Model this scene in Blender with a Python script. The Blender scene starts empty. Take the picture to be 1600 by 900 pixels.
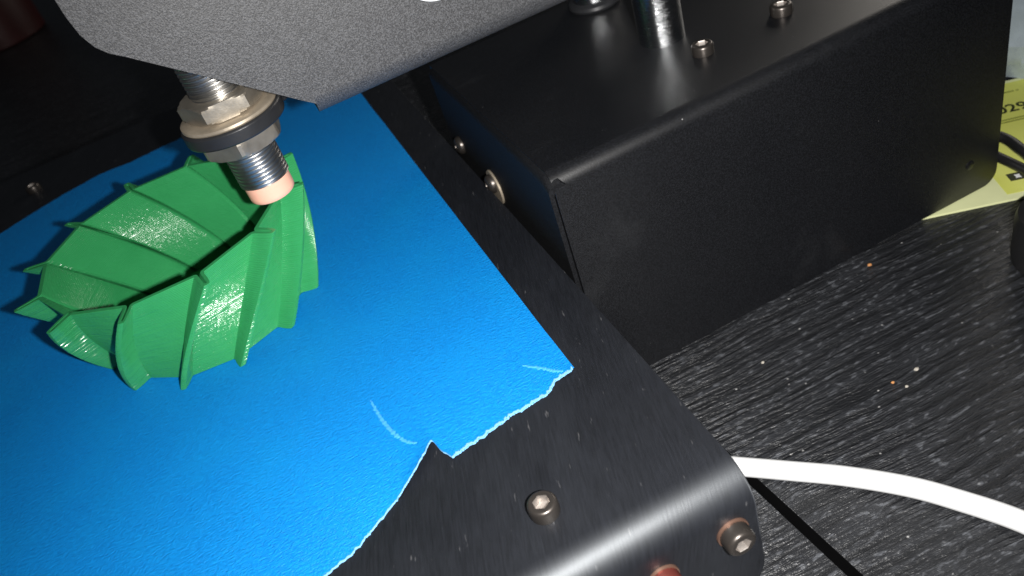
import bpy, bmesh, math, random
from mathutils import Vector, Matrix, noise
random.seed(7)
PI = math.pi
scene = bpy.context.scene
col = scene.collection

# ------------------------------------------------------------------ camera
# Working frame: millimetres, origin on the print bed's top face, X along the
# bed's front lip, Y towards its back, Z up.  Table top lies TZ below the bed.
TZ = -44.5
def W(p):                                   # mm in the bed frame -> metres in the world
    return Vector((p[0]*.001, p[1]*.001, (p[2]-TZ)*.001))
CAM = Vector((-9.46, -90.954, 117.638))
RIGHT = Vector((.882495, -.382397, -.273817))
DOWN = Vector((-.445455, -.492778, -.747489))
FWD = Vector((.150907, .781628, -.605215))
cd = bpy.data.cameras.new('camera'); cam = bpy.data.objects.new('camera', cd); col.objects.link(cam)
M = Matrix((RIGHT, -DOWN, -FWD)).transposed().to_4x4(); M.translation = W(CAM)
cam.matrix_world = M
cd.sensor_width = 36; cd.lens = 36*1293.1/1600
cd.clip_start = .005; cd.clip_end = 20
cd.dof.use_dof = True; cd.dof.focus_distance = .178; cd.dof.aperture_fstop = 26
scene.camera = cam

# ------------------------------------------------------------------ world, lamps, exposure
world = bpy.data.worlds.new('World'); scene.world = world; world.use_nodes = True
bg = world.node_tree.nodes['Background']
bg.inputs[0].default_value = (.75, .86, 1, 1); bg.inputs[1].default_value = .02
fl = bpy.data.lights.new('phone_flash', 'SPOT'); fl.energy = 3.5; fl.spot_size = math.radians(112); fl.spot_blend = 1; fl.color = (1, .975, .94)
fl.shadow_soft_size = .0022; flash = bpy.data.objects.new('phone_flash', fl); col.objects.link(flash)
flash.location = W(CAM + RIGHT*15.5 + DOWN*1.5 - FWD*2)
flash.rotation_euler = (FWD + DOWN*.10).to_track_quat('-Z', 'Y').to_euler()
rl = bpy.data.lights.new('room_lamp', 'AREA'); rl.shape = 'DISK'; rl.size = .4; rl.energy = 1.7; rl.color = (1, .93, .84)
room = bpy.data.objects.new('room_lamp', rl); col.objects.link(room)
room.location = W((900, 640, 370))
room.rotation_euler = (W((100, 90, 20)) - room.location).to_track_quat('-Z', 'Y').to_euler()
vs = scene.view_settings; vs.view_transform = 'Standard'; vs.look = 'None'; vs.exposure = 0; vs.gamma = 1

# ------------------------------------------------------------------ materials
class NT:
    def __init__(s, name):
        s.m = bpy.data.materials.new(name); s.m.use_nodes = True
        s.t = s.m.node_tree; s.p = s.t.nodes['Principled BSDF']
    def n(s, kind, **kw):
        nd = s.t.nodes.new(kind)
        for k, v in kw.items():
            if k.startswith('i_'):
                nd.inputs[k[2:].replace('_', ' ')].default_value = v
            else: setattr(nd, k, v)
        return nd
    def l(s, a, b): s.t.links.new(a, b)
    def coords(s, uv=False, scale=(1, 1, 1), rot=(0, 0, 0)):
        tc = s.n('ShaderNodeTexCoord'); out = tc.outputs['UV' if uv else 'Object']
        for r_, sc_ in ((rot, (1, 1, 1)), ((0, 0, 0), scale)):        # turn first, then stretch
            mp = s.n('ShaderNodeMapping'); mp.inputs['Scale'].default_value = sc_; mp.inputs['Rotation'].default_value = r_
            s.l(out, mp.inputs[0]); out = mp.outputs[0]
        return out
    def noise(s, vec, scale, detail=3, rough=.55, dist=0):
        nd = s.n('ShaderNodeTexNoise'); nd.inputs['Scale'].default_value = scale
        nd.inputs['Detail'].default_value = detail; nd.inputs['Roughness'].default_value = rough
        nd.inputs['Distortion'].default_value = dist
        if vec: s.l(vec, nd.inputs['Vector'])
        return nd.outputs['Fac']
    def ramp(s, fac, stops):
        r = s.n('ShaderNodeValToRGB'); e = r.color_ramp.elements
        while len(e) < len(stops): e.new(.5)
        for el, (p, c) in zip(e, stops):
            el.position = p; el.color = (*c, 1) if isinstance(c, tuple) else (c, c, c, 1)
        s.l(fac, r.inputs[0]); return r.outputs[0]
    def mix(s, fac, a, b, mode='MIX'):
        m = s.n('ShaderNodeMix', data_type='RGBA', blend_type=mode)
        for sock, v in ((m.inputs[0], fac), (m.inputs[6], a), (m.inputs[7], b)):
            if hasattr(v, 'is_linked'): s.l(v, sock)
            elif isinstance(v, tuple): sock.default_value = (*v, 1)
            else: sock.default_value = v
        return m.outputs[2]
    def math(s, op, a, b=None):
        m = s.n('ShaderNodeMath', operation=op)
        for i, v in enumerate((a, b)):
            if v is None: continue
            if hasattr(v, 'is_linked'): s.l(v, m.inputs[i])
            else: m.inputs[i].default_value = v
        return m.outputs[0]
    def bump(s, h, dist, strength=1, prev=None):
        b = s.n('ShaderNodeBump'); b.inputs['Distance'].default_value = dist; b.inputs['Strength'].default_value = strength
        s.l(h, b.inputs['Height'])
        if prev: s.l(prev, b.inputs['Normal'])
        return b.outputs[0]
    def set(s, **kw):
        for k, v in kw.items():
            i = s.p.inputs[k.replace('_', ' ')]
            if hasattr(v, 'is_linked'): s.l(v, i)
            elif isinstance(v, tuple): i.default_value = (*v, 1) if len(i.default_value) == 4 else v
            else: i.default_value = v
        return s.m

def mat_tape():
    t = NT('blue_masking_tape'); v = t.coords(scale=(800, 3000, 900), rot=(0, 0, .05))
    cre = t.noise(v, 1, 4, .65, .3); v2 = t.coords(scale=(2600, 1300, 1), rot=(0, 0, .7)); fine = t.noise(v2, 1, 2)
    blotch = t.noise(t.coords(), 45, 3)
    c = t.mix(t.ramp(t.math('ADD', t.math('MULTIPLY', cre, .65), t.math('MULTIPLY', fine, .35)), [(.34, 0.), (.70, 1.)]), (.0, .185, .61), (.004, .32, .86))
    c = t.mix(t.ramp(blotch, [(.45, 0.), (.7, .35)]), c, (.003, .30, .74))
    h = t.math('ADD', cre, t.math('MULTIPLY', fine, .7))
    big = t.noise(t.coords(scale=(60, 25, 1)), 1, 2)
    nb = t.bump(big, .0007, .35)
    return t.set(Base_Color=c, Roughness=.46, Specular_IOR_Level=.42, Normal=t.bump(h, .00030, .85, nb))
def mat_brushed():
    R_ = (0, 0, -.26)
    t = NT('brushed_black_metal'); v = t.coords(True, (2400, 150, 1), R_); br = t.noise(v, 1, 5, .7)
    sc = t.noise(t.coords(True, (1000, 170, 1), R_), 1, 2, .6)
    cloud = t.noise(t.coords(True), 38, 4); smear = t.noise(t.coords(True, (70, 22, 1), R_), 1, 4, .6)
    scr = t.ramp(sc, [(.69, 0.), (.75, 1.)])
    c = t.mix(t.ramp(br, [(.35, 0.), (.8, 1.)]), (.0028, .0033, .0052), (.0115, .0128, .0178))
    c = t.mix(t.ramp(smear, [(.5, 0.), (.8, .10)]), c, (.07, .078, .095))
    c = t.mix(t.math('MULTIPLY', scr, .5), c, (.13, .13, .135))
    r = t.math('ADD', t.math('MULTIPLY', cloud, .12), .44)
    return t.set(Base_Color=c, Roughness=r, Specular_IOR_Level=.72, Specular_Tint=(.90, .95, 1.), Normal=t.bump(br, .000045, .6))
def mat_powder(name, base, sp, rough, bumps=.00006, dust=True, freq=2600, var=.5, spec=.5):
    t = NT(name); n1 = t.noise(t.coords(), freq, 2, .6); n2 = t.noise(t.coords(), 30, 4)
    c = t.mix(t.ramp(n1, [(.40, 0.), (.72, 1.)]), tuple(b*(1-var) for b in base), sp)
    if dust:
        vo = t.n('ShaderNodeTexVoronoi'); t.l(t.coords(), vo.inputs['Vector']); vo.inputs['Scale'].default_value = 330
        sel = t.noise(t.coords(), 190, 1)
        d = t.math('MULTIPLY', t.ramp(vo.outputs['Distance'], [(.045, 1.), (.075, 0.)]), t.ramp(sel, [(.66, 0.), (.70, 1.)]))
        c = t.mix(d, c, (.3, .3, .3))
        sm = t.ramp(t.noise(t.coords(scale=(45, 80, 45)), 1, 5, .65), [(.60, 0.), (.82, .022)])
        c = t.mix(sm, c, (.4, .42, .45))
    return t.set(Base_Color=c, Roughness=t.math('ADD', t.math('MULTIPLY', n2, .14), rough-.07), Specular_IOR_Level=spec,
                 Normal=t.bump(n1, bumps, .8))
def mat_green():
    t = NT('green_printed_plastic')
    dash = t.noise(t.coords(True, (520, 700, 1)), 1, 3, .6); weave = t.noise(t.coords(True, (1500, 420, 1)), 1, 2, .5); cl = t.noise(t.coords(), 90, 3)
    c = t.mix(cl, (.026, .255, .082), (.044, .335, .116))
    n = t.bump(weave, .00008, .5); n = t.bump(dash, .00022, .7, n)
    return t.set(Base_Color=c, Roughness=.19, Specular_IOR_Level=.5, Normal=n, Subsurface_Weight=.08,
                 Subsurface_Radius=(.0006, .0012, .0006), Subsurface_Scale=1.)
def mat_simple(name, c, rough=.5, metal=0., bump=None, spec=.5, var=.25):
    t = NT(name); n = t.noise(t.coords(), bump[0] if bump else 500, 3, .6); n2 = t.noise(t.coords(), 160, 4, .6)
    cc = t.mix(n2, tuple(x*(1-var) for x in c), tuple(min(1, x*(1+var)) for x in c))
    kw = dict(Base_Color=cc, Roughness=t.math('ADD', t.math('MULTIPLY', n2, .16), rough-.08), Metallic=metal, Specular_IOR_Level=spec)
    if bump: kw['Normal'] = t.bump(n, bump[1], .6)
    return t.set(**kw)
def mat_rod():
    t = NT('ground_rod_steel'); g = t.noise(t.coords(scale=(120, 120, 16000)), 1, 2, .6); g2 = t.noise(t.coords(), 200, 3)
    return t.set(Base_Color=t.mix(g2, (.60, .62, .64), (.68, .70, .72)), Metallic=1., Roughness=.16, Normal=t.bump(g, .00005, 1.))
def mat_wood():
    t = NT('black_grained_wood'); warp = t.coords(rot=(0, 0, .13))
    nw = t.n('ShaderNodeTexNoise'); nw.inputs['Scale'].default_value = 30; nw.inputs['Detail'].default_value = 3; t.l(warp, nw.inputs['Vector'])
    off = t.n('ShaderNodeVectorMath', operation='SCALE'); t.l(nw.outputs['Color'], off.inputs[0]); off.inputs['Scale'].default_value = .0045
    ad = t.n('ShaderNodeVectorMath', operation='ADD'); t.l(warp, ad.inputs[0]); t.l(off.outputs[0], ad.inputs[1])
    def st(sc):
        mp = t.n('ShaderNodeMapping'); mp.inputs['Scale'].default_value = sc; t.l(ad.outputs[0], mp.inputs[0]); return mp.outputs[0]
    g = t.noise(st((42, 560, 1)), 1, 3, .6); g2 = t.noise(st((420, 1250, 1)), 1, 3, .65); g3 = t.noise(st((420, 900, 1)), 1, 2, .5)
    pores = t.ramp(g, [(.38, 0.), (.60, 1.)])
    c = t.mix(pores, (.0110, .0118, .0138), (.0235, .025, .029))
    painted_glint = t.math('MULTIPLY', t.ramp(g3, [(.54, 0.), (.66, 1.)]), t.ramp(g, [(.46, 0.), (.56, 1.)]))  # glints off the glossy grain ridges, painted into the colour as pale streaks
    c = t.mix(t.math('MULTIPLY', painted_glint, .6), c, (.13, .138, .155))
    vo = t.n('ShaderNodeTexVoronoi'); t.l(t.coords(), vo.inputs['Vector']); vo.inputs['Scale'].default_value = 280
    sel = t.noise(t.coords(), 150, 1); wob = t.math('MULTIPLY', t.noise(t.coords(), 1500, 2), .09)
    d = t.math('MULTIPLY', t.ramp(t.math('ADD', vo.outputs['Distance'], wob), [(.09, 1.), (.14, 0.)]), t.ramp(sel, [(.53, 0.), (.60, 1.)]))
    c = t.mix(d, c, (.34, .34, .34))
    n = t.bump(pores, .00036, .85); n = t.bump(g2, .0005, .9, n)
    return t.set(Base_Color=c, Roughness=.38, Specular_IOR_Level=.7, Normal=n)

TAPE = mat_tape(); BED = mat_brushed(); GREEN = mat_green(); WOOD = mat_wood()
BOXM = mat_powder('black_powder_coat', (.0050, .0055, .0075), (.0105, .0115, .0145), .39, .000022, True, 2600, .5, .78)
FLANGE = mat_powder('dulled_black_coat', (.0050, .0055, .0075), (.0095, .0105, .0130), .62, .00003, False, 2600, .5, .25)  # same paint as the shell, dulled to suppress the blue tape's reflection
ARMM = mat_powder('grey_textured_coat', (.046, .047, .051), (.102, .104, .111), .50, .00010, False, 3800, .5, .6)
TORN = mat_simple('torn_tape_fibre', (.19, .42, .70), .8, 0, (2500, .0002), .2)
CREASE = mat_simple('creased_tape_fibre', (.06, .36, .82), .75, 0, (2500, .0002), .2)
NICKEL = mat_simple('nickel_plate', (.60, .59, .57), .33, 1, (900, .00004))
NUT = mat_simple('worn_nickel_nut', (.42, .38, .32), .42, .85, (700, .00008), .5, .5)
BRASSY = mat_simple('tarnished_washer', (.46, .39, .30), .45, .55, (700, .00008), .5, .5)
DARKST = mat_simple('black_oxide_steel', (.10, .088, .08), .34, .8, (1500, .00004))
BROWNST = mat_simple('rusty_brown_steel', (.26, .15, .11), .4, .7, (1500, .00006))
REDST = mat_simple('red_rusted_steel', (.15, .035, .028), .42, .5, (1500, .00006))
SOCKET = mat_simple('bare_steel_socket', (.50, .46, .43), .42, .85, (1200, .00004))
CHROME = mat_rod()
ORANGE = mat_simple('salmon_plastic_cap', (.95, .50, .36), .45, 0, (900, .00004), .5, .08)
WHITE = mat_simple('white_cable_sheath', (.86, .87, .88), .45, 0, None, .4, .02)
BLACKP = mat_simple('black_rubber', (.012, .012, .013), .45, 0, (900, .00005))
DARKPL = mat_simple('black_mount_plate', (.028, .029, .032), .36, .2, (1600, .00006), .6)
YELLOW = mat_simple('yellow_print', (.78, .82, .17), .5, 0, (600, .00003), .4, .06)
PALE = mat_simple('pale_card', (.86, .90, .50), .55, 0, (600, .00003), .4, .05)
INK = mat_simple('black_ink', (.03, .035, .01), .6, 0, None, .3)
GREYINK = mat_simple('faded_ink', (.30, .33, .06), .6, 0, None, .3)
BAGM = mat_simple('grey_plastic_film', (.40, .47, .52), .28, 0, (60, .002), .6)
REDM = mat_simple('dark_red_enamel', (.05, .006, .006), .5, 0, None, .5)
CRUMBO = mat_simple('orange_crumb', (.55, .25, .09), .7); CRUMBW = mat_simple('pale_crumb', (.42, .39, .34), .7); JOINT = mat_simple('unlit_joint_black', (.003, .003, .0035), .8, 0., None, .08)

# ------------------------------------------------------------------ helpers
def thing(name, label, cat, base, group=None, kind=None):
    o = bpy.data.objects.new(name, None); col.objects.link(o); o.empty_display_size = .01
    o.location = W(base); tag(o, label, cat, group, kind); o['b'] = 0; del o['b']
    BASE[o.name] = Vector(base); return o
BASE = {}
def tag(o, label=None, cat=None, group=None, kind=None):
    if label: o['label'] = label
    if cat: o['category'] = cat
    if group: o['group'] = group
    if kind: o['kind'] = kind
    return o
def build(name, vf, mat, parent=None, base=None, smooth=35, uv=None, bevel=0):
    """vf = (verts in bed mm, faces); a mesh object whose origin is its thing's base."""
    v, f = vf
    root = parent
    while root is not None and root.parent is not None: root = root.parent
    b = BASE[root.name] if root is not None else Vector(base if base else (0, 0, 0))
    me = bpy.data.meshes.new(name)
    me.from_pydata([((x[0]-b.x)*.001, (x[1]-b.y)*.001, (x[2]-b.z)*.001) for x in v], [], f)
    bm = bmesh.new(); bm.from_mesh(me); bmesh.ops.recalc_face_normals(bm, faces=bm.faces)
    if uv:
        ul = bm.loops.layers.uv.new('UVMap'); bm.verts.ensure_lookup_table()
        for fc in bm.faces:
            for lp in fc.loops: lp[ul].uv = uv[lp.vert.index]
    bm.to_mesh(me); bm.free()
    me.materials.append(mat)
    if smooth:
        me.polygons.foreach_set('use_smooth', [True]*len(me.polygons))
        me.set_sharp_from_angle(angle=math.radians(smooth))
    o = bpy.data.objects.new(name, me); col.objects.link(o)
    if parent is not None: o.parent = parent
    else: o.location = W(b)
    if bevel:
        md = o.modifiers.new('edge', 'BEVEL'); md.width = bevel*.001; md.segments = 2; md.limit_method = 'ANGLE'; md.angle_limit = math.radians(50)
    return o
def join(*vfs):
    V, F = [], []
    for v, f in vfs:
        k = len(V); V += list(v); F += [tuple(i+k for i in fc) for fc in f]
    return V, F
def frame(axis):
    a = Vector(axis).normalized(); u = a.cross(Vector((0, 0, 1)) if abs(a.z) < .9 else Vector((1, 0, 0))).normalized()
    return u, a.cross(u), a
def rings(rr, c, axis, cap0=True, cap1=True, closed_r=None):
    """rr = list of (list of radii per angle or float, height); lofted rings round an axis."""
    u, w, a = frame(axis); c = Vector(c); n = closed_r or 32; V, F = [], []
    for r, h in rr:
        for k in range(n):
            t = 2*PI*k/n; q = r[k] if isinstance(r, list) else r
            V.append(c + a*h + (u*math.cos(t)+w*math.sin(t))*q)
    for i in range(len(rr)-1):
        for k in range(n):
            F.append((i*n+k, i*n+(k+1) % n, (i+1)*n+(k+1) % n, (i+1)*n+k))
    if cap0: F.append(tuple(range(n-1, -1, -1)))
    if cap1: F.append(tuple((len(rr)-1)*n+k for k in range(n)))
    return V, F
def hexr(af, n, ph=0):
    out = []
    for k in range(n):
        t = (2*PI*k/n + ph) % (PI/3) - PI/6
        out.append(af/2/math.cos(t))
    return out
def socket_screw(parent, c, axis, r=2.75, h=3, headmat=None, name='screw', sock=SOCKET):
    n = 48; kn = [r*(1+.018*(1 if k % 2 else -1)) for k in range(n)]
    hx = hexr(r*.94, n); hm = headmat or DARKST
    rr = [(r*.98, 0), (kn, .25), (kn, h-.75), (r*.99, h-.65), (r*.97, h-.35), (r*.88, h-.08), (r*.80, h), (r*.62, h), ([x*1.04 for x in hx], h-.06)]
    s = build(name, rings(rr, c, axis, True, False, n), hm, parent)
    build('socket', rings([([x*1.04 for x in hx], h-.06), (hx, h-.2), (hx, h*.42), (.25*r, h*.36)], c, axis, False, True, n), sock, s)
    return s
def tube(pts, r, n=14, cap=True, flat=1.):
    P = [Vector(p) for p in pts]; Q = []
    for i in range(len(P)-1):
        p0, p1, p2, p3 = P[max(i-1, 0)], P[i], P[i+1], P[min(i+2, len(P)-1)]
        for k in range(8):
            t = k/8; Q.append(.5*((2*p1)+(p2-p0)*t+(2*p0-5*p1+4*p2-p3)*t*t+(3*p1-p0-3*p2+p3)*t**3))
    Q.append(P[-1]); V, F = [], []
    for i, q in enumerate(Q):
        d = (Q[min(i+1, len(Q)-1)]-Q[max(i-1, 0)]).normalized(); s = d.cross(Vector((0, 0, 1))).normalized(); up = s.cross(d)
        for k in range(n):
            a = 2*PI*k/n; V.append(q+s*math.cos(a)*r+up*math.sin(a)*r*flat)
    m = len(Q)
    for i in range(m-1):
        for k in range(n): F.append((i*n+k, i*n+(k+1) % n, (i+1)*n+(k+1) % n, (i+1)*n+k))
    if cap: F += [tuple(range(n-1, -1, -1)), tuple((m-1)*n+k for k in range(n))]
    return V, F
def slab(poly, z0, z1, axis='z'):
    """prism of a 2-D polygon; axis z: (x,y) ; axis y: (x,z) ; axis x: (y,z)"""
    n = len(poly)
    def mk(p, h): return {'z': (p[0], p[1], h), 'y': (p[0], h, p[1]), 'x': (h, p[0], p[1])}[axis]
    V = [mk(p, z0) for p in poly]+[mk(p, z1) for p in poly]
    F = [tuple(range(n)), tuple(range(2*n-1, n-1, -1))]+[(i, (i+1) % n, n+(i+1) % n, n+i) for i in range(n)]
    return V, F
def rrect(x0, x1, y0, y1, r, n=6):
    if not isinstance(r, (tuple, list)): r = (r,)*4
    out = []
    for (cx, cy, a0), q in zip(((x1, y1, 0), (x0, y1, 90), (x0, y0, 180), (x1, y0, 270)), r):
        sx = -1 if cx == x1 else 1; sy = -1 if cy == y1 else 1
        if q == 0: out.append((cx, cy)); continue
        for k in range(n+1):
            a = math.radians(a0+90*k/n); out.append((cx+sx*q+q*math.cos(a), cy+sy*q+q*math.sin(a)))
    return out
def sheet(cols, prof, smaxs, thick):
    """bent sheet: cols = u values, prof(s) -> (point2d, normal2d), each column runs s over its own list"""
    V, F, UV = [], [], []; n = len(smaxs[0]); m = len(cols)
    for side in (0, 1):
        for u, ss in zip(cols, smaxs):
            for s in ss:
                (y, z), (ny, nz) = prof(s); V.append((u, y-ny*thick*side, z-nz*thick*side)); UV.append((u*.001, s*.001))
    N = m*n
    for i in range(m-1):
        for j in range(n-1):
            a, b, c, d = i*n+j, i*n+j+1, (i+1)*n+j+1, (i+1)*n+j
            F += [(a, b, c, d), (a+N, d+N, c+N, b+N)]
    edge = [i*n for i in range(m)]+[(m-1)*n+j for j in range(1, n)]+[i*n+n-1 for i in range(m-2, -1, -1)]+[j for j in range(n-2, 0, -1)]
    for k in range(len(edge)):
        a, b = edge[k], edge[(k+1) % len(edge)]; F.append((a, b, b+N, a+N))
    return V, F, UV

# ------------------------------------------------------------------ table top (setting)
table = thing('tabletop', 'black wood grained tabletop under the printer', 'tabletop', (0, 0, TZ), kind='structure')
del table['category']
def board(x0, x1):
    v, f = slab(rrect(x0, x1, -400, 2600, .2), TZ-18, TZ)
    b = build('board', (v, f), WOOD, table, bevel=.7)
    b.data.materials.append(JOINT)
    for p in b.data.polygons: p.material_index = 0 if p.normal.z > .5 else 1
    # the joint runs very slightly off the bed's direction
    b.rotation_euler.z = math.radians(5.05); return b
board(-1800, 47.8); board(50.1, 1500)
build('joint_bed', slab(rrect(47.9, 50.0, -399, 2599, .2), TZ-17, TZ-7), JOINT, table).rotation_euler.z = math.radians(5.05)

# ------------------------------------------------------------------ print bed
bed = thing('print_bed', 'black brushed metal print bed with rounded front lip', 'print bed', (-54, 130, -30))
RB = 7.0; Y0 = -14.5; XR = 32.3; XL = -142; YB = 281
A1 = YB-(Y0+RB); A2 = A1+RB*PI/2
def bprof(s):
    if s < A1: return (YB-s, 0), (0, 1)
    if s < A2:
        a = (s-A1)/RB; return (Y0+RB-RB*math.sin(a), -RB+RB*math.cos(a)), (-math.sin(a), math.cos(a))
    return (Y0, -RB-(s-A2)), (-1, 0)
SE = A2+27; CR = 11
cols = [XL]+[XL+CR*(1-math.cos(PI/2*k/8)) for k in range(1, 9)]+[XL+20+i*10 for i in range(14)]+[XR-CR+CR*math.sin(PI/2*k/12) for k in range(13)]
def send(u):
    d = max(u-(XR-CR), (XL+CR)-u, 0); return SE-CR+math.sqrt(max(CR*CR-d*d, 0))
base_s = [A1*k/14 for k in range(15)]+[A1+RB*PI/2*k/14 for k in range(1, 15)]
smx = [base_s+[A2+(send(u)-A2)*k/4 for k in range(1, 5)] for u in cols]
v, f, uv = sheet(cols, bprof, smx, 2.4)
build('bed_plate', (v, f), BED, bed, uv=uv, bevel=.25)
build('bearing_block', join(slab(rrect(-100, -76, 60, 200, 1), -30, -2.45), slab(rrect(-24, -2, 60, 200, 1), -30, -2.45)), BLACKP, bed)
socket_screw(bed, (0, 0, 0), (0, 0, 1), 2.75, 3.0)
s = socket_screw(bed, (-109.3, 256, 0), (0, 0, 1), 2.75, 2.6)
s1 = socket_screw(bed, (26.9, Y0, -10.6), (0, -1, 0), 2.8, 3.4, DARKST)
build('washer', rings([(3.1, -.05), (3.15, .2), (3.1, .55)], (26.9, Y0, -10.6), (0, -1, 0), True, True, 32), BROWNST, s1)
s2 = socket_screw(bed, (12.6, Y0, -12.2), (0, -1, 0), 2.8, 3.4, REDST)
build('washer', rings([(3.1, -.05), (3.15, .2), (3.1, .55)], (12.6, Y0, -12.2), (0, -1, 0), True, True, 32), BROWNST, s2)
s2['label'] = 'red rusted screw on the bed lip'

# ------------------------------------------------------------------ blue tape
tape = thing('tape_sheet', 'blue masking tape sheet torn along its front edge on the bed', 'tape', (-54, 130, .02))
EDGE = [(-141, -2), (-120, -1), (-95, 1.5), (-70, 3.5), (-52, 7.5), (-39, 10.9), (-33.1, 12.5), (-28, 15.6), (-23, 18.6), (-19.5, 21.2), (-16.8, 23.2), (-14.2, 25.6),
        (-12.6, 27.9), (-12.0, 27.6), (-11.5, 24.6), (-10.1, 21.4), (-8.6, 21.9), (-5.4, 22.4), (-3, 22.6), (-.7, 23.2), (1.5, 23.6), (3.9, 24.2), (6.5, 24.1), (9.7, 24.5),
        (12, 24.7), (13.8, 25.6), (15.0, 26.9), (17.4, 27.0), (18.6, 27.0), (19.8, 27.6)]
def lerp(tab, x):
    for (a, b), (c, d) in zip(tab, tab[1:]):
        if x <= c: return b+(d-b)*(x-a)/(c-a) if c > a else d
    return tab[-1][1]
def yfront(x): return lerp(EDGE, x)+.38*(noise.noise((x*.9, 3, 0)))+.22*noise.noise((x*3.1, 9, 0))
BACK = [(-141, 226), (-120, 228), (-110, 233), (-97, 238.5), (-82, 242.5), (-70, 241), (-55, 242.5), (-30, 243), (20, 243)]
def yback(x): return lerp(BACK, x)+.8*noise.noise((x*.5, 30, 0))+.4*noise.noise((x*2, 7, 0))
def lift(x, y):
    z = .10+.05*noise.noise((x*.05, y*.04, 2))
    e = y-lerp(EDGE, x)
    if -30 < x < -12: z += .9*math.exp(-((x+15.5)/4.5)**2)*math.exp(-max(e, 0)/4.)     # flap lifting beside the notch
    if x > -12: z += .25*math.exp(-((x+11)/2.)**2)*math.exp(-max(e, 0)/2.)
    if x > 12: z += .35*math.exp(-((x-19)/3.)**2)*math.exp(-max(e, 0)/2.5)
    return z
xs = [-141+i*1.5 for i in range(66)]+[-42+i*.3 for i in range(int((20+42)/.3)+1)]
xs[-1] = 19.8
rows = [0]+[.6*(1.28**k-1) for k in range(1, 19)]
V, F = [], []; TORNV, TORNF = [], []
ny = len(rows)+12
for x in xs:
    a, b = yfront(x), yback(x); ys = [a+r for r in rows]; last = ys[-1]; ys += [last+(b-last)*(k+1)/12 for k in range(12)]
    for y in ys: V.append((x + (.25*noise.noise((y*.05, 4, 4)) if x > 19 else 0), y, lift(x, y)+.14))
n0 = len(V)
V += [(p[0], p[1], p[2]-.13) for p in V]
m = len(xs)
for i in range(m-1):
    for j in range(ny-1):
        a = i*ny+j; F += [(a, a+ny, a+ny+1, a+1), (a+n0, a+1+n0, a+ny+1+n0, a+ny+n0)]
edge = [i*ny for i in range(m)]+[(m-1)*ny+j for j in range(1, ny)]+[i*ny+ny-1 for i in range(m-2, -1, -1)]+[j for j in range(ny-2, 0, -1)]
F += [(edge[k], edge[(k+1) % len(edge)], edge[(k+1) % len(edge)]+n0, edge[k]+n0) for k in range(len(edge))]
build('tape', (V, F), TAPE, tape, smooth=60)
# the frayed pale paper core along the torn edge
V, F = [], []
xe = [-60+i*.16 for i in range(int((19.8+60)/.16))]
for x in xe:
    a = yfront(x); w = .34+.30*noise.noise((x*1.3, 50, 0))+.22*noise.noise((x*5, 51, 0)); w = max(w, .08)
    w *= 1.7 if x > -10 else .75
    z = lift(x, a); o_ = .16+.14*noise.noise((x*4, 60, 0))
    V += [(x, a-o_, z+.02), (x, a+w*.3, z+.22), (x, a+w, z+.165)]
for i in range(len(xe)-1):
    for j in range(2): F.append((i*3+j, (i+1)*3+j, (i+1)*3+j+1, i*3+j+1))
build('torn_edge', (V, F), TORN, tape, smooth=60)
def ridge(name, pts, w):
    tb = tube(pts, 1, 3); V, F = [], []
    c = [sum((Vector(tb[0][k*3+q]) for q in range(3)), Vector())/3 for k in range(len(tb[0])//3)]
    fine = []
    for a, b in zip(c, c[1:]): fine += [a, a*.75+b*.25, (a+b)/2, a*.25+b*.75]
    fine.append(c[-1]); n = len(fine)
    for i, p in enumerate(fine):
        d = (fine[min(i+1, n-1)]-fine[max(i-1, 0)]).normalized(); s = Vector((-d.y, d.x, 0)); t = i/(n-1)
        ww = max(.05, w*(.25+.75*math.sin(PI*min(max(t, .02), .98))**.5)*(.8+.9*noise.noise((i*.22, 2, 9))+.5*noise.noise((i*.8, 2, 3))))
        p = p+s*.22*noise.noise((i*.22, 5, 1)); z = lift(p.x, p.y)+.145
        V += [(p.x-s.x*ww, p.y-s.y*ww, z-.01), (p.x, p.y, z+.16), (p.x+s.x*ww, p.y+s.y*ww, z-.01)]
    for i in range(n-1):
        for j in range(2): F.append((i*3+j, (i+1)*3+j, (i+1)*3+j+1, i*3+j+1))
    build(name, (V, F), CREASE, tape, smooth=80)
ridge('crease', [(-20.2, 47.8, 0), (-19.9, 43.5, 0), (-19.3, 39, 0), (-18.2, 34.5, 0), (-16.6, 31, 0), (-14.9, 29.3, 0)], .5)
ridge('crease', [(11.4, 35.4, 0), (14.6, 31.7, 0), (16.2, 29.5, 0), (17.6, 28.2, 0)], .5)

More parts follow.
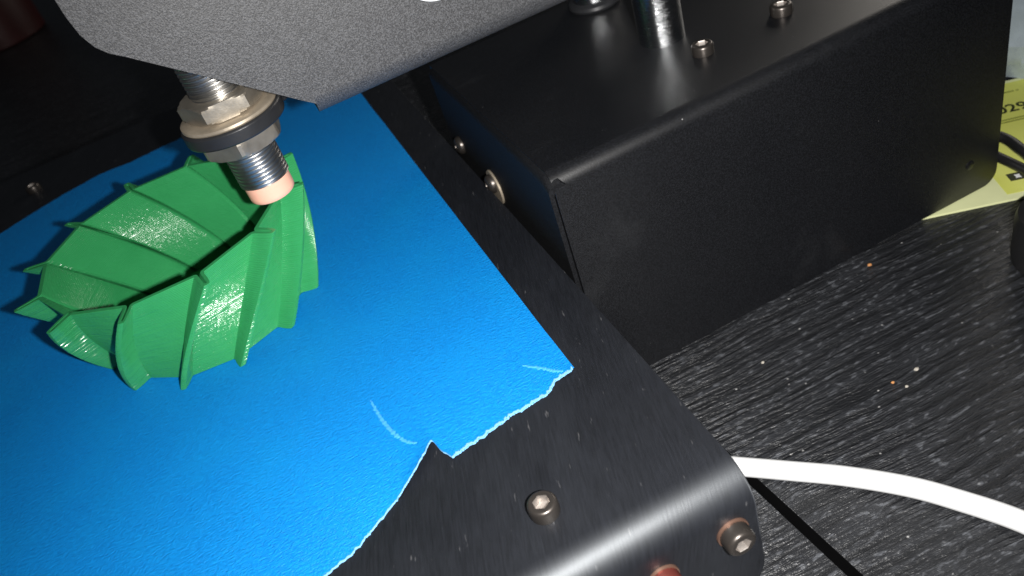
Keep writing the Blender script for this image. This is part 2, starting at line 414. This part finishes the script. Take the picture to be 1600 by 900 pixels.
# ------------------------------------------------------------------ green pleated funnel
FC = (-48.6, 110.2); FH = 28.5
fan = thing('pleated_funnel', 'green printed plastic funnel with twelve twisted fins standing on the tape', 'plastic funnel', (FC[0], FC[1], .35))
def section(rw, rt, wo, wi, wt):
    """outer and inner loops (same count) of the pleated single-wall outline"""
    O, I = [], []
    for k in range(12):
        a0 = math.radians(30*k); c = Vector((math.cos(a0), math.sin(a0))); n = Vector((-c.y, c.x))
        def P(r, t): return c*r+n*t
        tip = .9
        o = [P(rw*1.002, -wo*1.25), P(rw+.7, -wo), P((rw+rt)/2, -wo), P(rt-tip, -wo*.82), P(rt-.12, -wo*.62), P(rt, 0), P(rt-.12, wo*.62), P(rt-tip, wo*.82), P((rw+rt)/2, wo), P(rw+.7, wo), P(rw*1.002, wo*1.25)]
        q = rw-wt; it = rt-wt
        i = [P(q, -wi*2.6), P(q+.6, -wi*1.15), P((rw+rt)/2-.5, -wi), P(it-.6, -wi), P(it-.15, -wi*.7), P(it, 0), P(it-.15, wi*.7), P(it-.6, wi), P((rw+rt)/2-.5, wi), P(q+.6, wi*1.15), P(q, wi*2.6)]
        # flat wall panel to the next fin
        a1 = math.radians(30*(k+1)); c1 = Vector((math.cos(a1), math.sin(a1))); n1 = Vector((-c1.y, c1.x))
        e_o = c1*(rw*1.002)-n1*wo*1.25; e_i = c1*q-n1*wi*2.6
        for t in (.15, .35, .5, .65, .85): o.append(o[10].lerp(e_o, t)); i.append(i[10].lerp(e_i, t))
        O += o; I += i
    return O, I
LAY = .42; SUB = 5; LV = int(round((FH-.35)/LAY))*SUB; FUV = []; V, F = [], []; nper = 16*12
def nrm(loop):
    out = []
    for k in range(len(loop)):
        d = loop[(k+1) % len(loop)]-loop[k-1]; d.normalize(); out.append(Vector((d.y, -d.x)))
    return out
# each printed layer is a rounded strand, a little uneven
for L in range(LV+1):
    t = L/LV; z = .35+(FH-.35)*t; ly = L//SUB; q = (L % SUB)/SUB
    sc = .785+.215*t**.95; rt = 37.7*sc; rw = 31.7*sc
    O, I = section(rw, rt, 1.02, .32, .85)
    ang = math.radians(-17+30-36*(1-t)); ca, sa = math.cos(ang), math.sin(ang)
    for loop, sg in ((O, 1), (I, -.8)):
        for k, (p, nn) in enumerate(zip(loop, nrm(loop))):
            hgt = .125*(1+.55*noise.noise((k*.35, ly*1.7, sg*9)))*(4*q*(1-q))
            jit = .05*noise.noise((k*.21, ly*.9, 40+sg))
            w = p+nn*sg*(hgt+jit)
            V.append((FC[0]+w.x*ca-w.y*sa, FC[1]+w.x*sa+w.y*ca, z)); FUV.append((.03*math.atan2(p.y, p.x)+.3*p.length*.001, z*.001))
for L in range(LV):
    for k in range(nper):
        k1 = (k+1) % nper; a = 2*L*nper; b = a+2*nper
        F += [(a+k, a+k1, b+k1, b+k), (a+nper+k1, a+nper+k, b+nper+k, b+nper+k1)]
for k in range(nper):
    k1 = (k+1) % nper; a = 2*LV*nper
    F += [(a+k, a+k1, a+nper+k1, a+nper+k), (k1, k, nper+k, nper+k1)]
build('finned_wall', (V, F), GREEN, fan, smooth=28, uv=FUV)
build('floor', rings([(23.5, 0), (23.7, .9), (23.5, 1.0)], (FC[0], FC[1], .36), (0, 0, 1), True, True, 48), GREEN, fan)

# ------------------------------------------------------------------ printer base box
BX0, BX1, BY0, BY1, BZ0, BZ1 = 34.4, 165.2, 59.0, 146.0, -43.4, 23.9
basebox = thing('printer_base', 'black steel printer base box with rods rising from its top', 'printer base', (100, 102, TZ))
# top sheet folded down to the front: one bent sheet
r = 3.8; fl_ = BZ1-r-BZ0
def fprof(s):
    d = BY1-(BY0+r)
    if s < d: return (BY1-s, BZ1), (0, 1)
    if s < d+r*PI/2:
        a = (s-d)/r; return (BY0+r-r*math.sin(a), BZ1-r+r*math.cos(a)), (-math.sin(a), math.cos(a))
    return (BY0, BZ1-r-(s-d-r*PI/2)), (-1, 0)
d = BY1-(BY0+r); S1 = d+r*PI/2; ST = S1+fl_; cr = 4.5
xl = BX0+1.55
cols = [xl+.0]+[xl+6+i*(BX1-cr-xl-6)/10 for i in range(11)]+[BX1-cr+cr*math.sin(PI/2*k/8) for k in range(1, 9)]
def fend(u): q = max(u-(BX1-cr), 0); return ST-cr+math.sqrt(max(cr*cr-q*q, 0))
ss = [d*k/8 for k in range(9)]+[d+r*PI/2*k/10 for k in range(1, 11)]
smx = [ss+[S1+(fend(u)-S1)*k/6 for k in range(1, 7)] for u in cols]
v, f, uv = sheet(cols, fprof, smx, 1.5)
shell = build('folded_shell', (v, f), BOXM, basebox, bevel=.2)
# left flange: rounds over from the top and hangs down beside the bed
rl_ = 2.6; V, F = [], []
ysl = [BY0-.25, BY0+1.6, BY0+3.2, BY0+20, BY0+45, BY1-2]
prof = [(BX0+1.02+2.4, BZ1-.02)]+[(BX0+rl_-rl_*math.sin(a), BZ1-.02-rl_+rl_*math.cos(a)) for a in [PI/2*k/10 for k in range(11)]]+[(BX0, BZ1-20), (BX0, BZ0)]
# keep the flange just outside the shell's left end
npf = len(prof)
for y in ysl:
    for (x, z) in prof:
        drop = 2.1 if y < BY0+1 else (.9 if y < BY0+2 else 0)
        V.append((x, y, z-drop*max(0, 1-abs(z-(BZ1))/6)))
for y in ysl:
    for (x, z) in prof:
        drop = 2.1 if y < BY0+1 else (.9 if y < BY0+2 else 0)
        V.append((x+1.1, y, z-drop*max(0, 1-abs(z-(BZ1))/6)-(1.1 if z > BZ1-3 else 0)))
N = len(ysl)*npf
for i in range(len(ysl)-1):
    for j in range(npf-1):
        a = i*npf+j; F += [(a, a+1, a+npf+1, a+npf), (a+N, a+npf+N, a+npf+1+N, a+1+N)]
m_ = len(ysl)
edge = [i*npf for i in range(m_)]+[(m_-1)*npf+j for j in range(1, npf)]+[i*npf+npf-1 for i in range(m_-2, -1, -1)]+[j for j in range(npf-2, 0, -1)]
F += [(edge[k], edge[(k+1) % len(edge)], edge[(k+1) % len(edge)]+N, edge[k]+N) for k in range(len(edge))]
build('side_flange', (V, F), FLANGE, basebox)
build('back_panel', slab(rrect(BX0+1.2, BX1-1, BZ0, BZ1-1.7, 1), BY1-1.6, BY1-.1, 'y'), BOXM, basebox)
build('end_panel', slab(rrect(BY0+1.7, BY1-1.8, BZ0+14, BZ1-1.7, 1), BX1-5, BX1-3.6, 'x'), BOXM, basebox)
for fx, fy in ((46, 70), (140, 80), (46, 136), (150, 136)):
    build('foot', rings([(5, TZ), (5.2, TZ+.5), (5, BZ0+.6)], (fx, fy, 0), (0, 0, 1)), BLACKP, basebox)
# slide rails under the bed
for rx in (-88, -13):
    build('slide_rail', slab(rrect(rx-8, rx+8, 40, 230, 2), TZ, -30.05), BLACKP, basebox)
build('cross_member', slab(rrect(-96, BX0+1, 120, 140, 1), TZ+.4, -34), BLACKP, basebox)
socket_screw(basebox, (89.4, 80.2, BZ1), (0, 0, 1), 2.75, 2.7)
socket_screw(basebox, (113.6, 81.3, BZ1), (0, 0, 1), 2.75, 2.7)
def button(c, axis, r, h, mat=DARKST):
    s = build('button_screw', rings([(r, 0), (r, h*.35), (r*.93, h*.62), (r*.75, h*.86), (r*.52, h), (r*.36, h), (r*.30, h*.55)], c, axis, True, True, 32), mat, basebox); return s
bs = button((BX0, 133.2, 2.1), (-1, 0, 0), 2.8, 1.9, DARKST)
bs = button((BX0-.6, 106.6, .9), (-1, 0, 0), 2.8, 1.9, DARKST)
build('washer', rings([(5.2, 0), (5.25, .3), (5.1, .55), (3.0, .58)], (BX0, 106.6, -.6), (-1, 0, 0), True, True, 40), BRASSY, bs)
build('button_screw', rings([(1.5, -.3), (1.4, .12), (.9, .28)], (155, BY0, -33), (0, -1, 0), True, True, 24), BOXM, basebox)
for (rx, ry) in ((88, 97.3), (88.5, 137)):
    build('smooth_rod', rings([(6, BZ1-30), (6, 180)], (rx, ry, 0), (0, 0, 1), True, True, 64), CHROME, basebox)
# rounded grommet round the rear rod
build('grommet', rings([(6.1, BZ1), (7.6, BZ1), (8.0, BZ1+.7), (7.8, BZ1+1.6), (7.0, BZ1+2.2), (6.1, BZ1+2.3)], (88.5, 137, 0), (0, 0, 1), False, False, 48), DARKPL, basebox)

# ------------------------------------------------------------------ extruder arm with probe
SX, SY, ZT = -19.7, 96.2, 30.9
arm = thing('extruder_arm', 'grey textured metal arm with slanted corner holding a threaded probe', 'printer arm', (SX, SY, ZT))
AY = 80.0; rb = 5.2; AZ = 49.0
def aprof(s):                       # s runs down the front face, round the bottom fold and back
    t = 150-(AZ+rb)
    if s < t: return (AY, 150-s), (-1, 0)
    if s < t+rb*PI/2:
        a = (s-t)/rb; return (AY+rb-rb*math.cos(a), AZ+rb-rb*math.sin(a)), (-math.cos(a), -math.sin(a))
    return (AY+rb+(s-t-rb*PI/2), AZ), (0, -1)
t = 150-(AZ+rb)
XD = -2.2
DIAG = [(-35.9, 90), (-36.1, 86), (-35.7, 82.3), (-34.6, 79.4), (-32.9, 77.4), (-30.6, 75.7), (XD, 52.4)]
colsA = [-36.1+.02*0]+[-36.05, -35.7, -35.2, -34.6, -33.8, -32.9, -31.8, -30.6]+[-30.6+(XD+30.6)*k/12 for k in range(1, 13)]
def zb(x):
    tab = sorted([(p[0], p[1]) for p in DIAG[1:]]); return lerp(tab, x)
ssA = []
def s_of_z(z):
    if z >= AZ+rb: return 150-z
    return t+rb*math.asin(min(1, (AZ+rb-z)/rb))
for x in colsA:
    e = s_of_z(zb(x)); ssA.append([e*k/26 for k in range(27)])
colsB = [XD+.001]+[XD+i*11.6 for i in range(1, 11)]
full = t+rb*PI/2+22
ssf = [t*k/8 for k in range(9)]+[t+rb*PI/2*k/14 for k in range(1, 15)]+[t+rb*PI/2+22*k/4 for k in range(1, 5)]
v, f, uv = sheet(colsA+colsB, aprof, ssA+[ssf]*len(colsB), 2.0)
ap = build('arm_plate', (v, f), ARMM, arm, bevel=.3)
build('round_label', rings([(7.5, 0), (7.5, .5), (7.2, .7)], (30.9, AY, 69.6), (0, -1, 0), True, True, 48), WHITE, ap)
# mount plate with a rounded end that carries the probe
nd_ = math.atan2(.55, .84); st = [(SX+11.7*math.cos(a), SY+11.7*math.sin(a)) for a in [nd_+.5+(2*PI-1.0)*k/40 for k in range(41)]]
st += [(SX+36*math.cos(nd_)+6*math.sin(nd_), SY+36*math.sin(nd_)-6*math.cos(nd_)), (SX+36*math.cos(nd_)-6*math.sin(nd_), SY+36*math.sin(nd_)+6*math.cos(nd_))]
PZ0, PZ1 = ZT+18.5, ZT+21.9
build('mount_plate', slab(st, PZ0, PZ1), DARKPL, arm, bevel=.5)
probe = build('probe', rings([(5.3, 4.3), (5.75, 4.6), (5.75, 60)], (SX, SY, ZT), (0, 0, 1), True, True, 40), NICKEL, arm)
# thread as a true helix
def helix(z0, z1, pitch=1.0, r0=5.55, r1=6.05, n=56, k=8):
    turns = int((z1-z0)/pitch); pr = [r1, r1, r1-.12, (r0+r1)/2-.05, r0, r0, (r0+r1)/2-.05, r1-.12]; V, F = [], []
    m = turns*k
    for i in range(m+k+1):
        for j in range(n):
            a = 2*PI*j/n; z = z0+(i/k+j/n)*pitch-pitch; V.append((SX+pr[i % k]*math.cos(a), SY+pr[i % k]*math.sin(a), max(z0, min(z, z1))))
    for i in range(m+k):
        for j in range(n-1): F.append((i*n+j, i*n+j+1, (i+1)*n+j+1, (i+1)*n+j))
        if i+k+1 <= m+k: F.append((i*n+n-1, (i+k)*n, (i+k+1)*n, (i+1)*n+n-1))
    return V, F
build('thread', helix(ZT+4.7, ZT+59), NICKEL, probe, smooth=50)
build('cap', rings([(4.6, 0), (5.25, .1), (5.5, .45), (5.55, 1.2), (5.55, 4.6)], (SX, SY, ZT), (0, 0, 1), True, True, 48), ORANGE, probe)
def nut(z, h, ph, mat=NUT):
    n = 72; hx = hexr(17, n, ph); ch = [min(x, 8.75) for x in hx]; c2 = [min(x, 9.35) for x in hx]
    rr = [(5.6, z), ([min(x, 8.4) for x in hx], z), (ch, z+.08), (c2, z+.45), (hx, z+.85), (hx, z+h-.85), (c2, z+h-.45), (ch, z+h-.08), ([min(x, 8.4) for x in hx], z+h), (5.6, z+h)]
    build('hex_nut', rings(rr, (SX, SY, 0), (0, 0, 1), False, False, n), mat, probe, smooth=22)
nut(PZ0-4.4, 4.2, math.radians(8))
nut(PZ1+1.4, 4.2, math.radians(31))
build('washer', rings([(5.7, PZ1), (11.0, PZ1+.02), (11.2, PZ1+.35), (11.1, PZ1+.9), (10.6, PZ1+1.2), (5.7, PZ1+1.35)], (SX, SY, 0), (0, 0, 1), False, False, 64), BRASSY, probe)
build('washer', rings([(5.7, PZ0-.2), (9.8, PZ0-.18), (9.8, PZ0), (5.7, PZ0)], (SX, SY, 0), (0, 0, 1), False, False, 48), NICKEL, probe)
build('slide_bearing', join(rings([(6.05, AZ-.5), (9, AZ-.5), (9, 110), (6.05, 110)], (88, 97.3, 0), (0, 0, 1), False, False, 40)), DARKPL, arm)

# ------------------------------------------------------------------ things on the table
cz = TZ+2.3
wc = build('white_cable', tube([(20, 40, cz), (35.5, 28, cz), (45.4, 18.8, cz), (54.8, 10.3, cz), (63.6, 2.2, cz), (72, -7.1, cz), (77.4, -15.1, cz), (83, -25.2, cz), (87, -37, cz)], 2.25, 20), WHITE, None, (54, 10, TZ))
tag(wc, 'white round cable curving over the table from under the bed', 'cable')
# yellow card tucked under the base
card = thing('printed_card', 'yellow printed card lying on the table under the base box', 'card', (175, 72, TZ+.05))
ev = Vector((.914, -.406)); nv = Vector((.406, .914)); p0 = Vector((146.3, 57.0))
def cp(a, b): q = p0+ev*a+nv*b; return (q.x, q.y)
def crd(a0, a1, b0, b1): return [cp(a0, b0), cp(a1, b0), cp(a1, b1), cp(a0, b1)]
build('sheet', slab(crd(-14, 75, 0, 62), TZ+.05, TZ+.75), PALE, card)
build('yellow_panel', slab(crd(16.6, 72, 2.4, 60.5), TZ+.76, TZ+.80), YELLOW, card)
def text(s, a, b, size, mat, name='lettering'):
    cu = bpy.data.curves.new(name, 'FONT'); cu.body = s; cu.size = size*.001; cu.extrude = .00002; cu.offset = .00012
    o = bpy.data.objects.new(name, cu); col.objects.link(o)
    dg = bpy.context.evaluated_depsgraph_get(); me = bpy.data.meshes.new_from_object(o.evaluated_get(dg))
    bpy.data.objects.remove(o); bpy.data.curves.remove(cu)
    o = bpy.data.objects.new(name, me); col.objects.link(o); me.materials.clear(); me.materials.append(mat); o.parent = card
    q = cp(a, b); o.location = Vector(((q[0]-BASE[card.name].x)*.001, (q[1]-BASE[card.name].y)*.001, .00079)); o.rotation_euler.z = math.atan2(ev.y, ev.x)
    return o
text('029', 31.4, 43.2, 6.4, INK)
for b, w0, w1 in ((54.6, 37.6, 41), (54.6, 41.6, 42.4), (38.9, 28, 44), (37.6, 28, 44)):
    build('print_line', slab(crd(w0, w1, b, b+.7), TZ+.80, TZ+.83), GREYINK, card)
build('black_mark', slab(crd(20.0, 27.5, 8.0, 11.6), TZ+.80, TZ+.83), INK, card)
build('white_mark', slab([cp(22.6+1.1*math.cos(k*PI/4)*(1 if k % 2 else .55), 9.8+1.3*math.sin(k*PI/4)*(1 if k % 2 else .6)) for k in range(8)], TZ+.83, TZ+.86), WHITE, card)
bz = TZ+2.4
b1 = build('black_cable', tube([(156, 96, bz+14), (166, 79, bz+9), (174.8, 67.4, bz+5.6), (173, 57.4, bz+5.6), (171.5, 47.3, bz+4), (178, 34, bz-.8), (204, 22, bz-.8), (270, 30, bz-.8)], 1.5, 12), BLACKP, None, (175, 66, TZ))
tag(b1, 'black cable crossing the yellow card just below its black digits', 'cable')
b2 = build('black_cable', tube([(158, 78, bz+9), (168.5, 68, bz+4.5), (169, 62.6, bz+3.6), (168.6, 53.2, bz+3.6), (168.4, 44.4, bz+2.5), (174, 30, bz-.9), (196, 10, bz-.9), (262, 4, bz-.9)], 1.4, 12), BLACKP, None, (167, 60, TZ))
tag(b2, 'black cable crossing the yellow card beside its black and white mark', 'cable')
cap_ = build('round_cap', rings([(10.6, 0), (11.4, .5), (11.6, 2), (11.5, 13), (10.9, 14.8), (9.6, 15.6), (9.2, 15.2), (8.8, 14.4)], (151.0, 25.2, TZ), (0, 0, 1), True, True, 48), BLACKP, None, (151, 25.2, TZ))
tag(cap_, 'black round cap standing on the wood grained table', 'cap')
# crumpled plastic film behind the card
V, F = [], []; nu, nv_ = 40, 24
bc = Vector((243, 119, TZ))
for j in range(nv_+1):
    for i in range(nu):
        a = 2*PI*i/nu; ph = PI*j/nv_; q = Vector((math.sin(ph)*math.cos(a)*42, math.sin(ph)*math.sin(a)*34, 19-19*math.cos(ph)))
        k = 1+.22*noise.noise(q*.055)+.16*abs(noise.noise(q*.13+Vector((5, 1, 2))))+.06*noise.noise(q*.4)
        V.append((bc.x+q.x*k, bc.y+q.y*k, TZ+max(.05, (q.z-11)*(1.3+.5*noise.noise(q*.06+Vector((9, 9, 9)))))))
for j in range(nv_):
    for i in range(nu): F.append((j*nu+i, j*nu+(i+1) % nu, (j+1)*nu+(i+1) % nu, (j+1)*nu+i))
bag = build('plastic_bag', (V, F), BAGM, None, (bc.x, bc.y, TZ), smooth=30)
tag(bag, 'crumpled grey plastic bag lying beyond the yellow card', 'plastic bag')
# dim red tin far behind
tin = thing('red_tin', 'dim dark red round tin standing behind the printer in shadow', 'tin', (-205, 790, TZ))
build('body', rings([(38, 0), (40, 1.5), (40, 78), (39, 80)], (-205, 790, TZ), (0, 0, 1), True, True, 56), REDM, tin)
build('lid', rings([(40.8, 78), (41.2, 79), (41.2, 90), (40, 91.5), (36, 91.8), (35, 90)], (-205, 790, TZ), (0, 0, 1), True, True, 56), REDM, tin)
# crumbs
def crumb(x, y, r, mat, label, group=None):
    r *= .82
    bm = bmesh.new(); bmesh.ops.create_icosphere(bm, subdivisions=2, radius=1)
    vv = [(x+p.co.x*r*(1+.35*noise.noise(p.co*1.7+Vector((x, y, 0)))), y+p.co.y*r*.8*(1+.35*noise.noise(p.co*2+Vector((y, x, 0)))), TZ+r*.55+p.co.z*r*.6) for p in bm.verts]
    ff = [tuple(q.index for q in fc.verts) for fc in bm.faces]; bm.free()
    tag(build('crumb', (vv, ff), mat, None, (x, y, TZ), smooth=0), label, 'crumb', group)
crumb(116, 54.2, .75, CRUMBO, 'orange crumb at the foot of the black base box')
crumb(97.8, 17.9, .75, CRUMBW, 'tan crumb beside two smaller crumbs on the grained table')
crumb(92.4, 15.2, .55, CRUMBW, 'white crumb in the middle of the grained table', None)
crumb(90.9, 18.0, .55, CRUMBO, 'small brown crumb beside the white crumb on the table')
crumb(37.6, -8.6, .6, CRUMBO, 'orange crumb on the table below the bed lip')
crumb(71.6, 42.2, .6, CRUMBW, 'white crumb on the table near the box and bed')
